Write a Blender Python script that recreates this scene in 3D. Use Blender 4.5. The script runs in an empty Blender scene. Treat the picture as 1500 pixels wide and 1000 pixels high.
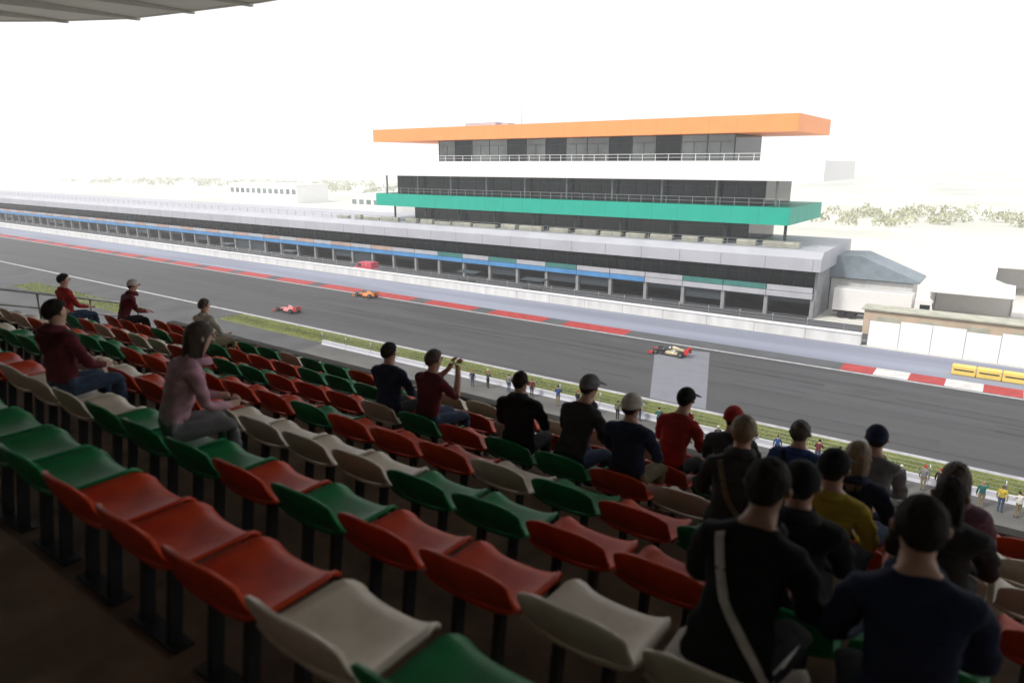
import bpy, bmesh, math, random
from mathutils import Vector, Matrix
random.seed(7)
R = math.radians
S = bpy.context.scene
COL = S.collection

# ---------------------------------------------------------------- camera maths
# world: +x along the straight (to the right), +y from the stand to the track, +z up, asphalt at z = 0
H = 20.0
LENS, YAW, PITCH = 24.0, 36.0, 14.6
FPX = 1500 * LENS / 36.0
cy, sy = math.cos(R(YAW)), math.sin(R(YAW))
cp, sp = math.cos(R(PITCH)), math.sin(R(PITCH))
def proj(x, y, z):
    r = x * cy + y * sy; f = -x * sy + y * cy; u = z - H
    d = f * cp - u * sp
    if d < 0.05: return (-9999, -9999, d)
    return (750 + FPX * r / d, 500 - FPX * (u * cp + f * sp) / d, d)
def x_at(px, y, z):
    lo, hi = -400.0, 60.0
    for _ in range(60):
        m = (lo + hi) / 2
        p = proj(m, y, z)
        if p[2] < 0.05 or p[0] > px: hi = m
        else: lo = m
    return (lo + hi) / 2

cam_d = bpy.data.cameras.new("camera"); cam = bpy.data.objects.new("camera", cam_d); COL.objects.link(cam)
cam_d.lens = LENS; cam_d.sensor_width = 36; cam_d.clip_end = 9000; cam_d.clip_start = 0.05
cam.location = (0, 0, H); cam.rotation_euler = (R(90 - PITCH), 0, R(YAW))
cam_d.dof.use_dof = True; cam_d.dof.focus_distance = 72; cam_d.dof.aperture_fstop = 1.4
S.camera = cam

# ---------------------------------------------------------------- materials
def mat(name, col, rough=0.6, metal=0.0, var=0.15, scale=6.0, bump=0.0, bscale=60.0, spec=0.5, col2=None, coat=0.0, detail=6.0, stretch=None):
    m = bpy.data.materials.new(name); m.use_nodes = True
    nt = m.node_tree; b = nt.nodes["Principled BSDF"]
    b.inputs["Roughness"].default_value = rough; b.inputs["Metallic"].default_value = metal
    b.inputs["Specular IOR Level"].default_value = spec
    b.inputs["Coat Weight"].default_value = coat
    tc = nt.nodes.new("ShaderNodeTexCoord")
    src = tc.outputs["Object"]
    if stretch:
        mp = nt.nodes.new("ShaderNodeMapping"); mp.inputs["Scale"].default_value = stretch
        nt.links.new(src, mp.inputs["Vector"]); src = mp.outputs["Vector"]
    n = nt.nodes.new("ShaderNodeTexNoise"); n.inputs["Scale"].default_value = scale; n.inputs["Detail"].default_value = detail
    nt.links.new(src, n.inputs["Vector"])
    r = nt.nodes.new("ShaderNodeValToRGB")
    c2 = col2 or tuple(c * (1 - var) for c in col)
    r.color_ramp.elements[0].position = 0.36; r.color_ramp.elements[1].position = 0.62
    r.color_ramp.elements[0].color = (*c2, 1); r.color_ramp.elements[1].color = (*col, 1)
    nt.links.new(n.outputs["Fac"], r.inputs["Fac"]); nt.links.new(r.outputs["Color"], b.inputs["Base Color"])
    if bump:
        n2 = nt.nodes.new("ShaderNodeTexNoise"); n2.inputs["Scale"].default_value = bscale; n2.inputs["Detail"].default_value = 4
        nt.links.new(src, n2.inputs["Vector"])
        bp = nt.nodes.new("ShaderNodeBump"); bp.inputs["Strength"].default_value = bump; bp.inputs["Distance"].default_value = 0.02
        nt.links.new(n2.outputs["Fac"], bp.inputs["Height"]); nt.links.new(bp.outputs["Normal"], b.inputs["Normal"])
    return m

M = {}
M["asphalt"] = mat("track asphalt", (0.068, 0.068, 0.073), 0.75, var=0.22, scale=0.5, bump=0.15, bscale=30, spec=0.3, stretch=(0.05, 1.0, 1))
M["asphalt_old"] = mat("old asphalt", (0.075, 0.076, 0.080), 0.8, var=0.3, scale=0.25, bump=0.15, bscale=30, spec=0.3)
M["pit_asphalt"] = mat("pit lane asphalt", (0.095, 0.10, 0.11), 0.75, var=0.2, scale=0.3, spec=0.3)
M["garage_floor"] = mat("dark floor slab", (0.035, 0.042, 0.05), 0.5, var=0.3, scale=0.4)  # dark slab over the pale ground inside the garages
M["skid"] = mat("tyre rubber on asphalt", (0.036, 0.036, 0.040), 0.7, var=0.25, scale=0.8, spec=0.3)
M["patch"] = mat("pale painted strip", (0.185, 0.192, 0.222), 0.7, var=0.08, scale=0.8, spec=0.3)
M["runoff"] = mat("pale painted run-off", (0.27, 0.29, 0.37), 0.7, var=0.25, scale=0.2, spec=0.3, stretch=(0.1, 1.2, 1))
M["concrete"] = mat("apron concrete", (0.105, 0.103, 0.098), 0.85, var=0.3, scale=0.35, bump=0.1, bscale=12)
M["paddock"] = mat("pale paddock concrete", (0.68, 0.66, 0.62), 0.85, var=0.12, scale=0.12)
M["line"] = mat("white road paint", (0.42, 0.42, 0.44), 0.6, var=0.3, scale=1.5)
M["soil"] = mat("dry grass and haze-paled soil", (0.66, 0.65, 0.60), 0.95, scale=0.02, col2=(0.50, 0.51, 0.45), detail=10)  # dry ground, lightened further in place of denser haze
M["grass"] = mat("verge grass", (0.15, 0.165, 0.030), 0.9, scale=0.9, col2=(0.09, 0.11, 0.020), detail=10)
M["blade"] = mat("grass blades", (0.17, 0.19, 0.04), 0.8, scale=0.5, col2=(0.08, 0.12, 0.03))
M["hill"] = mat("haze-paled hill scrub", (0.60, 0.60, 0.56), 0.95, scale=0.02, col2=(0.40, 0.43, 0.38), detail=12)  # haze painted in: hill colour paled instead of thickening the air
M["leaf"] = mat("haze-paled scrub leaves", (0.42, 0.42, 0.28), 0.8, scale=0.15, col2=(0.30, 0.32, 0.19))  # leaf colour lightened so the far belt fades as if in haze
M["red_kerb"] = mat("red kerb paint", (0.42, 0.032, 0.03), 0.6, var=0.3, scale=1.2)
M["white_kerb"] = mat("white kerb paint", (0.66, 0.64, 0.62), 0.6, var=0.25, scale=1.2)
M["white_wall"] = mat("white painted concrete", (0.70, 0.70, 0.69), 0.7, var=0.18, scale=0.7, stretch=(1, 1, 0.2))
M["step"] = mat("brown stained concrete", (0.36, 0.25, 0.17), 0.85, var=0.5, scale=2.2, bump=0.25, bscale=45)
M["parapet"] = mat("parapet concrete", (0.16, 0.15, 0.14), 0.85, var=0.3, scale=1.5, bump=0.2, bscale=30)
M["canopy"] = mat("canopy sheet", (0.56, 0.54, 0.51), 0.6, var=0.08, scale=0.3)
M["canopy_steel"] = mat("canopy steel", (0.52, 0.50, 0.47), 0.5, var=0.1)
M["steel"] = mat("galvanised steel", (0.42, 0.43, 0.44), 0.4, metal=0.8, var=0.2, scale=12)
M["dark_steel"] = mat("dark steel", (0.06, 0.065, 0.07), 0.45, metal=0.3, var=0.2)
M["seat_red"] = mat("orange red plastic", (0.66, 0.058, 0.006), 0.5, scale=5, col2=(0.46, 0.026, 0.004), spec=0.28, bump=0.03, bscale=140)
M["seat_green"] = mat("green plastic", (0.005, 0.24, 0.07), 0.5, scale=5, col2=(0.004, 0.16, 0.045), spec=0.28, bump=0.03, bscale=140)
M["seat_white"] = mat("off-white plastic", (0.80, 0.72, 0.60), 0.45, scale=5, col2=(0.66, 0.58, 0.46), spec=0.4, bump=0.03, bscale=140)
M["orange"] = mat("orange cladding", (0.92, 0.34, 0.11), 0.5, var=0.06, scale=0.4)
M["green"] = mat("teal green cladding", (0.001, 0.40, 0.29), 0.5, var=0.08, scale=0.4)
M["white_clad"] = mat("white cladding", (0.84, 0.84, 0.84), 0.5, var=0.04, scale=0.4)
M["roof"] = mat("pale lavender metal roof", (0.44, 0.45, 0.50), 0.5, var=0.1, scale=0.3)
M["beige"] = mat("beige render", (0.46, 0.46, 0.38), 0.8, var=0.25, scale=0.8)
M["tan"] = mat("tan cladding", (0.56, 0.44, 0.33), 0.75, var=0.15, scale=0.6)
M["pier"] = mat("grey render", (0.30, 0.31, 0.33), 0.8, var=0.2, scale=1)
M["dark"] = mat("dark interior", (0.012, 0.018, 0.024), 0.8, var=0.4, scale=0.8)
M["shutter"] = mat("dark roller shutter", (0.045, 0.06, 0.075), 0.5, var=0.3, scale=3, stretch=(0.3, 1, 14))
M["glass"] = mat("dark tinted glass", (0.010, 0.022, 0.028), 0.06, var=0.5, scale=0.25, spec=0.28)
M["glass_reflect"] = mat("glass with painted reflection", (0.14, 0.19, 0.195), 0.05, var=0.65, scale=0.16, spec=1.0)  # sky reflections painted in as a pale base colour
M["frame"] = mat("anthracite frame", (0.025, 0.035, 0.04), 0.5, var=0.1)
M["blue_panel"] = mat("light blue panel", (0.08, 0.29, 0.62), 0.5, var=0.2, scale=0.5)
M["teal_panel"] = mat("teal panel", (0.05, 0.22, 0.20), 0.5, var=0.2, scale=0.5)
M["pink_panel"] = mat("dusty pink panel", (0.50, 0.36, 0.32), 0.6, var=0.2, scale=0.5)
M["pale_panel"] = mat("pale grey panel", (0.46, 0.47, 0.52), 0.5, var=0.12, scale=0.5)
M["yellow"] = mat("yellow foam skin", (0.80, 0.58, 0.14), 0.5, var=0.12, scale=1)
M["tent"] = mat("white tent fabric", (0.82, 0.81, 0.80), 0.7, var=0.05, scale=1)
M["slate"] = mat("slate blue roofing", (0.22, 0.27, 0.31), 0.55, var=0.2, scale=1)
M["truck_white"] = mat("white vehicle paint", (0.80, 0.79, 0.78), 0.3, var=0.05, coat=0.4)
M["van_red"] = mat("red vehicle paint", (0.62, 0.03, 0.075), 0.3, var=0.08, coat=0.5)
M["van_pink"] = mat("pink vehicle paint", (0.80, 0.42, 0.50), 0.3, var=0.08, coat=0.5)
M["rubber"] = mat("tyre rubber", (0.018, 0.018, 0.018), 0.8, var=0.3, scale=15)
M["rim"] = mat("wheel rim", (0.30, 0.30, 0.31), 0.35, metal=0.8)
M["car_black"] = mat("black racing paint", (0.018, 0.022, 0.024), 0.3, var=0.2, coat=0.5)
M["car_cream"] = mat("cream racing paint", (0.50, 0.42, 0.26), 0.35, var=0.06, coat=0.5)
M["car_red"] = mat("red racing paint", (0.58, 0.03, 0.035), 0.35, var=0.06, coat=0.5)
M["car_rose"] = mat("rose racing paint", (0.60, 0.20, 0.20), 0.35, var=0.06, coat=0.5)
M["car_orange"] = mat("orange racing paint", (0.62, 0.20, 0.04), 0.35, var=0.06, coat=0.5)
M["lamp"] = mat("clear headlamp", (0.6, 0.6, 0.6), 0.1, var=0.05)

# ---------------------------------------------------------------- mesh helpers
class MB:
    def __init__(s): s.v = []; s.f = []; s.m = []; s.smooth = []
    def face(s, pts, mi=0, sm=False):
        i = len(s.v); s.v += [tuple(p) for p in pts]; s.f.append(tuple(range(i, i + len(pts)))); s.m.append(mi); s.smooth.append(sm)
    def box(s, x0, x1, y0, y1, z0, z1, mi=0):
        if x0 > x1: x0, x1 = x1, x0
        if y0 > y1: y0, y1 = y1, y0
        if z0 > z1: z0, z1 = z1, z0
        i = len(s.v)
        s.v += [(x0,y0,z0),(x1,y0,z0),(x1,y1,z0),(x0,y1,z0),(x0,y0,z1),(x1,y0,z1),(x1,y1,z1),(x0,y1,z1)]
        for f in ((0,3,2,1),(4,5,6,7),(0,1,5,4),(1,2,6,5),(2,3,7,6),(3,0,4,7)):
            s.f.append(tuple(i + k for k in f)); s.m.append(mi); s.smooth.append(False)
        return s
    def grid(s, rows, mi=0, closed=False, sm=True, cap=False):
        i = len(s.v); n = len(rows[0])
        for r in rows: s.v += [tuple(p) for p in r]
        for a in range(len(rows) - 1):
            for b in range(n if closed else n - 1):
                c = (b + 1) % n
                s.f.append((i+a*n+b, i+a*n+c, i+(a+1)*n+c, i+(a+1)*n+b)); s.m.append(mi); s.smooth.append(sm)
        if cap and closed:
            s.f.append(tuple(i + k for k in reversed(range(n)))); s.m.append(mi); s.smooth.append(False)
            k0 = i + (len(rows) - 1) * n
            s.f.append(tuple(k0 + k for k in range(n))); s.m.append(mi); s.smooth.append(False)
        return s
    def tube(s, pts, r, seg=8, mi=0):
        pts = [Vector(p) for p in pts]; rows = []
        for k, p in enumerate(pts):
            d = (pts[min(k+1, len(pts)-1)] - pts[max(k-1, 0)]).normalized()
            a = d.orthogonal().normalized() if k == 0 else (a - d * a.dot(d)).normalized()
            b = d.cross(a); rr = r[k] if isinstance(r, (list, tuple)) else r
            rows.append([p + (a*math.cos(t*2*math.pi/seg) + b*math.sin(t*2*math.pi/seg))*rr for t in range(seg)])
        return s.grid(rows, mi, True, True, True)
    def prism(s, poly, axis, a0, a1, mi=0):
        # poly: 2D outline; axis 'x': poly is (y,z); 'y': (x,z); 'z': (x,y)
        def P(q, a): return (a, q[0], q[1]) if axis == 'x' else ((q[0], a, q[1]) if axis == 'y' else (q[0], q[1], a))
        i = len(s.v); n = len(poly)
        s.v += [P(q, a0) for q in poly] + [P(q, a1) for q in poly]
        s.f.append(tuple(i + k for k in reversed(range(n)))); s.f.append(tuple(i + n + k for k in range(n)))
        for k in range(n):
            c = (k + 1) % n; s.f.append((i+k, i+c, i+n+c, i+n+k))
        s.m += [mi]*(n+2); s.smooth += [False]*(n+2)
        return s
    def mesh(s, name, mats, recalc=True):
        me = bpy.data.meshes.new(name); me.from_pydata(s.v, [], s.f)
        for m in (mats if isinstance(mats, (list, tuple)) else [mats]): me.materials.append(m)
        me.polygons.foreach_set("material_index", s.m); me.polygons.foreach_set("use_smooth", s.smooth)
        if recalc:
            bm = bmesh.new(); bm.from_mesh(me); bmesh.ops.recalc_face_normals(bm, faces=bm.faces); bm.to_mesh(me); bm.free()
        me.update(); return me
    def build(s, name, mats, parent=None, loc=None, bevel=0.0, recalc=True, seg=2):
        o = bpy.data.objects.new(name, s.mesh(name, mats, recalc)); COL.objects.link(o)
        if parent: o.parent = parent
        if loc: o.location = loc
        if bevel:
            b = o.modifiers.new("bevel", "BEVEL"); b.width = bevel; b.segments = seg; b.limit_method = 'ANGLE'; b.angle_limit = R(40)
        return o

def tag(o, label=None, cat=None, group=None, kind=None):
    if label: o["label"] = label
    if cat: o["category"] = cat
    if group: o["group"] = group
    if kind: o["kind"] = kind
    return o
def thing(name, label, cat, loc=(0,0,0), rz=0.0, group=None):
    o = bpy.data.objects.new(name, None); COL.objects.link(o); o.empty_display_size = 0.2
    o.location = loc; o.rotation_euler = (0, 0, rz)
    return tag(o, label, cat, group)
def copy_tree(o, parent=None):
    c = o.copy(); COL.objects.link(c)
    if parent: c.parent = parent
    for ch in list(o.children): copy_tree(ch, c)
    return c
def structure(name, mb, m, **k):
    return tag(mb.build(name, m, **k), kind="structure")
def sheet(x0, x1, y0, y1, z):
    mb = MB(); mb.face([(x0,y0,z),(x1,y0,z),(x1,y1,z),(x0,y1,z)]); return mb

# ---------------------------------------------------------------- world, sun, haze
SUN_EL, SUN_AZ = 48.0, 205.0     # azimuth the sun stands at, clockwise from +y (behind the stand)
w = bpy.data.worlds.new("World"); S.world = w; w.use_nodes = True
nt = w.node_tree; bg = nt.nodes["Background"]
sky = nt.nodes.new("ShaderNodeTexSky"); sky.sky_type = 'NISHITA'; sky.sun_disc = False
sky.sun_elevation = R(SUN_EL); sky.sun_rotation = R(SUN_AZ); sky.air_density = 1.0; sky.dust_density = 6.0; sky.ozone_density = 1.0
# thin bright overcast: the clear sky is mostly hidden behind a white cloud sheet
cl = nt.nodes.new("ShaderNodeTexNoise"); cl.inputs["Scale"].default_value = 2.2; cl.inputs["Detail"].default_value = 5
tc = nt.nodes.new("ShaderNodeTexCoord"); nt.links.new(tc.outputs["Generated"], cl.inputs["Vector"])
ramp = nt.nodes.new("ShaderNodeValToRGB")
CL = 13.0
ramp.color_ramp.elements[0].color = (0.93*CL, 0.94*CL, 0.97*CL, 1); ramp.color_ramp.elements[1].color = (1.0*CL, 0.995*CL, 0.985*CL, 1)
ramp.color_ramp.elements[0].position = 0.35; ramp.color_ramp.elements[1].position = 0.65
nt.links.new(cl.outputs["Fac"], ramp.inputs["Fac"])
mx = nt.nodes.new("ShaderNodeMix"); mx.data_type = 'RGBA'; mx.inputs["Factor"].default_value = 0.88
nt.links.new(sky.outputs["Color"], mx.inputs[6]); nt.links.new(ramp.outputs["Color"], mx.inputs[7])
nt.links.new(mx.outputs[2], bg.inputs["Color"]); bg.inputs["Strength"].default_value = 0.1
sd = bpy.data.lights.new("sun", 'SUN'); sd.energy = 3.0; sd.angle = R(9); sd.color = (1.0, 0.95, 0.88)
so = bpy.data.objects.new("sun", sd); COL.objects.link(so)
d = Vector((math.sin(R(SUN_AZ))*math.cos(R(SUN_EL)), math.cos(R(SUN_AZ))*math.cos(R(SUN_EL)), math.sin(R(SUN_EL))))
so.rotation_euler = d.to_track_quat('Z', 'Y').to_euler(); so.location = (-20, -60, 90)
S.view_settings.view_transform = 'Standard'; S.view_settings.look = 'None'; S.view_settings.gamma = 1; S.view_settings.exposure = 0.0

hz = MB().box(-1900, 1300, -120, 1900, -1.0, 40.0).build("haze", [])
tag(hz, kind="stuff")
hm = bpy.data.materials.new("haze air"); hm.use_nodes = True; hn = hm.node_tree
hn.nodes.remove(hn.nodes["Principled BSDF"])
pv = hn.nodes.new("ShaderNodeVolumePrincipled"); pv.inputs["Color"].default_value = (0.97, 0.98, 1.0, 1); pv.inputs["Density"].default_value = 0.0007
hn.links.new(pv.outputs["Volume"], hn.nodes["Material Output"].inputs["Volume"])
hz.data.materials.append(hm)
S.cycles.volume_bounces = 1; S.cycles.max_bounces = 8

# ---------------------------------------------------------------- the setting on the ground
structure("ground", sheet(-1880, 1280, -110, 1880, 0.0), M["soil"])
structure("track", sheet(-900, 220, 53.0, 72.5, 0.012), M["asphalt"])
mb = sheet(-900, -84, 6.0, 52.9, 0.008); mb.face([(-84,6,.008),(-62,6,.008),(-62,49.2,.008),(-84,49.2,.008)])
structure("service_road", mb, M["asphalt_old"])
structure("stand_apron", sheet(-62, 220, 6.0, 48.3, 0.008), M["concrete"])
structure("run_off", sheet(-900, 220, 74.95, 83.7, 0.008), M["runoff"])
structure("pit_lane", sheet(-900, 220, 84.5, 94.9, 0.010), M["pit_asphalt"])
structure("paddock", sheet(-18, 260, 95.2, 230, 0.006), M["paddock"])
mb = sheet(-900, 220, 52.6, 53.1, 0.018); mb.face([(-900,71.9,.018),(220,71.9,.018),(220,72.35,.018),(-900,72.35,.018)])
mb.face([(-900,86.6,.018),(220,86.6,.018),(220,86.8,.018),(-900,86.8,.018)])
structure("track_marking", mb, M["line"])
mb = MB(); mb.face([(-23.7,53.3,.022),(-18.6,53.3,.022),(-24.8,70.9,.022),(-30.6,69.6,.022)])
structure("painted_strip", mb, M["patch"])
# rubber laid down by tyres: long thin dark streaks
mb = MB(); rk = random.Random(21)
for _ in range(46):
    x = rk.uniform(-170, 10); y = rk.gauss(63, 4.2); l = rk.uniform(5, 34); a = rk.uniform(-.035, .035); wdt = rk.uniform(.14, .3)
    if not 54 < y < 71: continue
    z = .014 + _*.00006
    for off in ((0, 1.5) if rk.random() < .5 else (0,)):
        mb.face([(x,y+off,z),(x+l,y+off+a*l,z),(x+l,y+off+a*l+wdt,z),(x,y+off+wdt,z)])
structure("skid_mark", mb, M["skid"])
mb = MB()
for y in (57.9, 62.8, 67.7): mb.face([(-400,y,.0175),(200,y,.0175),(200,y+.07,.0175),(-400,y+.07,.0175)])
for (x, y, l, b) in ((-52,55.2,9,1.6),(-12,64.5,6,2.2),(-96,66,12,1.8),(-6,56,4,1.2),(-40,69,7,1.4)): mb.face([(x,y,.0165),(x+l,y,.0165),(x+l,y+b,.0165),(x,y+b,.0165)])
structure("asphalt_repair", mb, M["asphalt_old"])
# kerb beside the far edge: sloped section, worn red on the straight, red and white at the pit exit
def kerb_piece(mb, x0, x1, mi):
    mb.prism([(72.45,0.0),(74.9,0.0),(74.9,.10),(72.8,.035)], 'x', x0, x1, mi)
mb = MB(); x = -420.0
while x < 120:
    ln = 3.0
    red = (x < -33 and (int(x/3) % 4 != 0)) or (x > -13 and int((x+600)/3) % 2 == 0)
    mi = 0 if red else (1 if x > -13 else 2)
    kerb_piece(mb, x, x + ln - .004, mi); x += ln
structure("kerb", mb, [M["red_kerb"], M["white_kerb"], M["pit_asphalt"]])
# grass strips
structure("verge_soil", sheet(-84, 220, 48.75, 52.55, 0.014), M["grass"])
structure("corner_soil", sheet(-136, -98, 42.6, 46.4, 0.014), M["grass"])
mb = MB()
def blade(x, y, h, sz):
    a = random.uniform(0, math.pi); dx, dy = math.cos(a)*sz, math.sin(a)*sz
    mb.face([(x-dx,y-dy,.01),(x+dx,y+dy,.01),(x+random.uniform(-.06,.06),y+random.uniform(-.06,.06),h)])
for _ in range(26000): blade(random.uniform(-84, 25), random.triangular(48.8, 52.5), random.uniform(.05,.16), .03)
for _ in range(5000): blade(random.uniform(-136,-98), random.uniform(42.6,46.4), random.uniform(.08,.2), .05)
tag(mb.build("grass", M["blade"], recalc=False), "short olive green grass along the near edge of the track", "grass", kind="stuff")
# hills
mb = MB(); rows = []
for j in range(14):
    row = []
    for i in range(90):
        x = -1850 + i*34.5; y = 520 + j*95
        t = j / 13
        hgt = 25 * math.sin(math.pi*min(1, t*1.3)/2) * (0.45 + 0.30*math.sin(x*.0041+1.3) + 0.2*math.sin(x*.011+j) + .12*math.sin(x*.031+j*2))
        row.append((x, y, max(0.02, hgt) if j else -0.5))
    rows.append(row)
mb.grid(rows); structure("hills", mb, M["hill"])
mb = MB()
for c in range(520):
    if c < 300: cx, cyy = random.uniform(-60, 420), random.uniform(250, 330)
    else: cx, cyy = random.uniform(-900, -160), random.uniform(330, 470)
    rr, hh = random.uniform(2.0, 4.6), random.uniform(2.2, 5.2)
    for _ in range(46):
        a, e, q = random.uniform(0, 6.283), random.uniform(0, 1), random.uniform(.5, 1)**.5
        p = Vector((cx + rr*q*math.cos(a)*math.sqrt(1-e*e*.9), cyy + rr*q*math.sin(a)*math.sqrt(1-e*e*.9), .2 + hh*e*q))
        u = Vector((random.gauss(0,1), random.gauss(0,1), random.gauss(0,1))).normalized(); v = u.orthogonal().normalized()
        s_ = random.uniform(.35, .8)
        mb.face([p-u*s_, p-v*s_*.6, p+u*s_, p+v*s_*.6])
tag(mb.build("scrub", M["leaf"], recalc=False), "far belt of olive scrub fading into the pale haze", "scrub", kind="stuff")

# ---------------------------------------------------------------- walls along the track
wall = thing("barrier_wall", "low pale grey concrete barrier with railing between grass verge and stand apron", "barrier", (0, 48.45, 0))
mb = MB(); x = -62.0
while x < 60:
    mb.prism([(-.24,0.0),(.24,0.0),(.14,.2),(.11,.5),(-.11,.5),(-.14,.2)], 'x', x, x+3.97); x += 4
mb.build("concrete_block", M["pale_panel"], wall, bevel=.015)
for i in range(31):
    f = MB().tube([(-62+i*4, 0, .5), (-62+i*4, 0, 1.35)], .04, 6); f.build("fence_post", M["steel"], wall)
mb = MB()
for z in (.75, 1.05, 1.33): mb.tube([(-62,0,z),(58,0,z)], .012, 5)
mb.build("cable", M["steel"], wall)

pw = thing("pit_wall", "long white pit wall between the run-off strip and the pit lane", "wall", (0, 84.1, 0))
mb = MB(); x = -420.0
while x < -12:
    mb.box(x, x+5.97, -.3, .3, 0, 1.25); x += 6
mb.build("concrete_block", M["white_wall"], pw, bevel=.03)
mb = MB(); x = -420.0
while x < -12:
    mb.box(x, x+5.97, -.42, .36, 1.253, 1.40); x += 6
mb.build("coping", M["white_clad"], pw, bevel=.02)
mb = MB()
for k in range(100): mb.tube([(-14-k*4, .1, 1.4), (-14-k*4, .1, 2.5)], .03, 5)
for z in (1.8, 2.15, 2.5): mb.tube([(-414,.1,z),(-12,.1,z)], .016, 5)
mb.build("railing", M["steel"], pw)

hb = thing("hoarding", "tall blank white hoarding boards at the pit exit on the right", "hoarding", (0, 84.1, 0))
for i in range(15):
    x = -11.4 + i*3.05
    MB().box(x, x+3.0, -.06, .06, .05, 3.2 - .25*(i % 3 == 0)).build("panel", M["white_clad"], hb, bevel=.01)
for i in range(16):
    mb = MB(); mb.box(-11.47+i*3.05, -11.40+i*3.05, .065, .2, 0, 3.1); mb.prism([(.2,0),(1.3,0),(.2,2.2)], 'x', -11.46+i*3.05, -11.41+i*3.05); mb.build("prop", M["steel"], hb)

yb = thing("foam_barrier", "row of yellow foam crash blocks beside the pit exit kerb", "barrier", (1.4, 77.6, 0))
for i in range(9):
    x = -4.2 + i*2.05
    f = MB().box(x, x+2.0, -.5, .5, .02, .95).build("block", M["yellow"], yb, bevel=.1, seg=3)
    MB().box(x+.2, x+1.8, -.53, -.505, .5, .62).build("strap", M["dark_steel"], f)

# ---------------------------------------------------------------- pit building
pb = thing("pit_building", "long low pit building with dark garages and a pale lavender roof", "building", (0, 95, 0))
XL, XR, BAY = -410.0, -20.0, 6.0
NB = int((XR-XL)/BAY)
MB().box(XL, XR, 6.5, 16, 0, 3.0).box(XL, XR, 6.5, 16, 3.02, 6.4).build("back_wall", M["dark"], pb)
MB().box(XL, XR, .3, 6.5, 2.62, 2.95).box(XL, XR, .3, 6.5, 6.2, 6.45).build("floor_slab", M["pier"], pb)
MB().box(XL, XR, .05, 6.49, .003, .03).build("garage_floor", M["garage_floor"], pb)
mb = MB()
mb.prism([(-1.9,6.5),(-1.9,8.2),(-.9,9.0),(16.5,9.25),(16.5,6.5)], 'x', XL-1, XR+1)
rf = mb.build("roof", M["roof"], pb, bevel=.05)
mb = MB()
for i in range(NB+1): mb.box(XL+i*BAY-.03, XL+i*BAY+.03, -1.93, -1.903, 6.55, 8.15)
mb.build("seam", M["pier"], rf)
mb = MB()
for i in range(int((XR-XL)/3)): 
    x = XL + i*3; mb.box(x, x+.06, .2, .26, 9.05, 10.0)
for z in (9.5, 9.97): mb.box(XL, XR, .2, .26, z, z+.05)
mb.build("roof_railing", M["steel"], rf)
x = -115.0
while x < -24:
    l = random.uniform(1.5, 5); MB().box(x, x+l, .8, 1.6, 9.06, 9.55 + random.uniform(0,.3)).build("planter", M["beige"], rf, bevel=.03); x += l + random.uniform(.3, 2.5)
for xe in (XR, XL-.35): MB().box(xe, xe+.35, .2, 16, 0, 6.45).build("end_wall", M["pier"], pb)
for i in range(NB+1):
    MB().box(XL+i*BAY-.25, XL+i*BAY+.25, 0, .6, 0, 2.6).build("pier", M["pier"], pb, bevel=.02)
for i in range(NB):
    x = XL + i*BAY
    drop = random.choice((.0, .0, .4, 1.2, 2.3)) if i % 3 else 0
    g = MB(); g.box(x+.28, x+BAY-.28, .35, .42, 2.58-.25-drop, 2.58)
    g.build("garage_door", M["shutter"], pb)
    near = x + BAY/2
    pm = M["blue_panel"] if near < -46 else M["pale_panel"]
    MB().box(x+.03, x+BAY-.03, -.25, .28, 2.62, 3.35).build("fascia_panel", pm, pb, bevel=.02)
    bm_ = M["teal_panel"] if (-95 < near < -48 and i % 2 == 0) or -38 < near < -24 else (M["pink_panel"] if near < -95 and i % 2 else M["pale_panel"])
    MB().box(x+.05, x+BAY-.05, -.18, -.12, 3.42, 4.15).build("balustrade", bm_, pb, bevel=.01)
    wd = MB(); 
    wd.box(x+.08, x+BAY-.08, 1.9, 1.96, 3.0, 6.18)
    wo = wd.build("window", M["glass"], pb)
    fr = MB()
    for q in range(5): fr.box(x+q*BAY/4-.05, x+q*BAY/4+.05, 1.82, 1.895, 2.97, 6.18)
    fr.box(x+.06, x+BAY-.06, 1.83, 1.89, 5.2, 5.27)
    fr.build("frame", M["frame"], wo)

# ---------------------------------------------------------------- control tower
tw = thing("control_tower", "control tower with orange roof, white middle deck and teal green lower deck", "building", (0, 95, 0))
def slab(name, m, x0, x1, y0, y1, z0, z1, pan):
    o = MB().box(x0+.05, x1-.05, y0+.05, y1, z0+.02, z1-.02).build(name, m, tw, bevel=.04)
    n = max(1, round((x1-x0)/pan)); mb = MB(); st = (x1-x0)/n
    for i in range(n): mb.box(x0+i*st+.008, x0+(i+1)*st-.008, y0, y0+.045, z0, z1)
    k = int((y1-y0)/pan); st2 = (y1-y0)/k
    for i in range(k):
        for xa in (x0, x1-.045): mb.box(xa, xa+.045, y0+.05+i*st2, y0+.05+(i+1)*st2-.02, z0, z1)
    mb.build("cladding", m, o)
    return o
orange = slab("roof", M["orange"], -102, -24, 0, 18, 24.0, 26.2, 3.9)
white = slab("middle_deck", M["white_clad"], -108, -20, -1.2, 18, 17.8, 20.35, 4.4)
green = slab("lower_deck", M["green"], -102, -24, 0, 18, 12.05, 14.35, 3.9)
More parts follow.
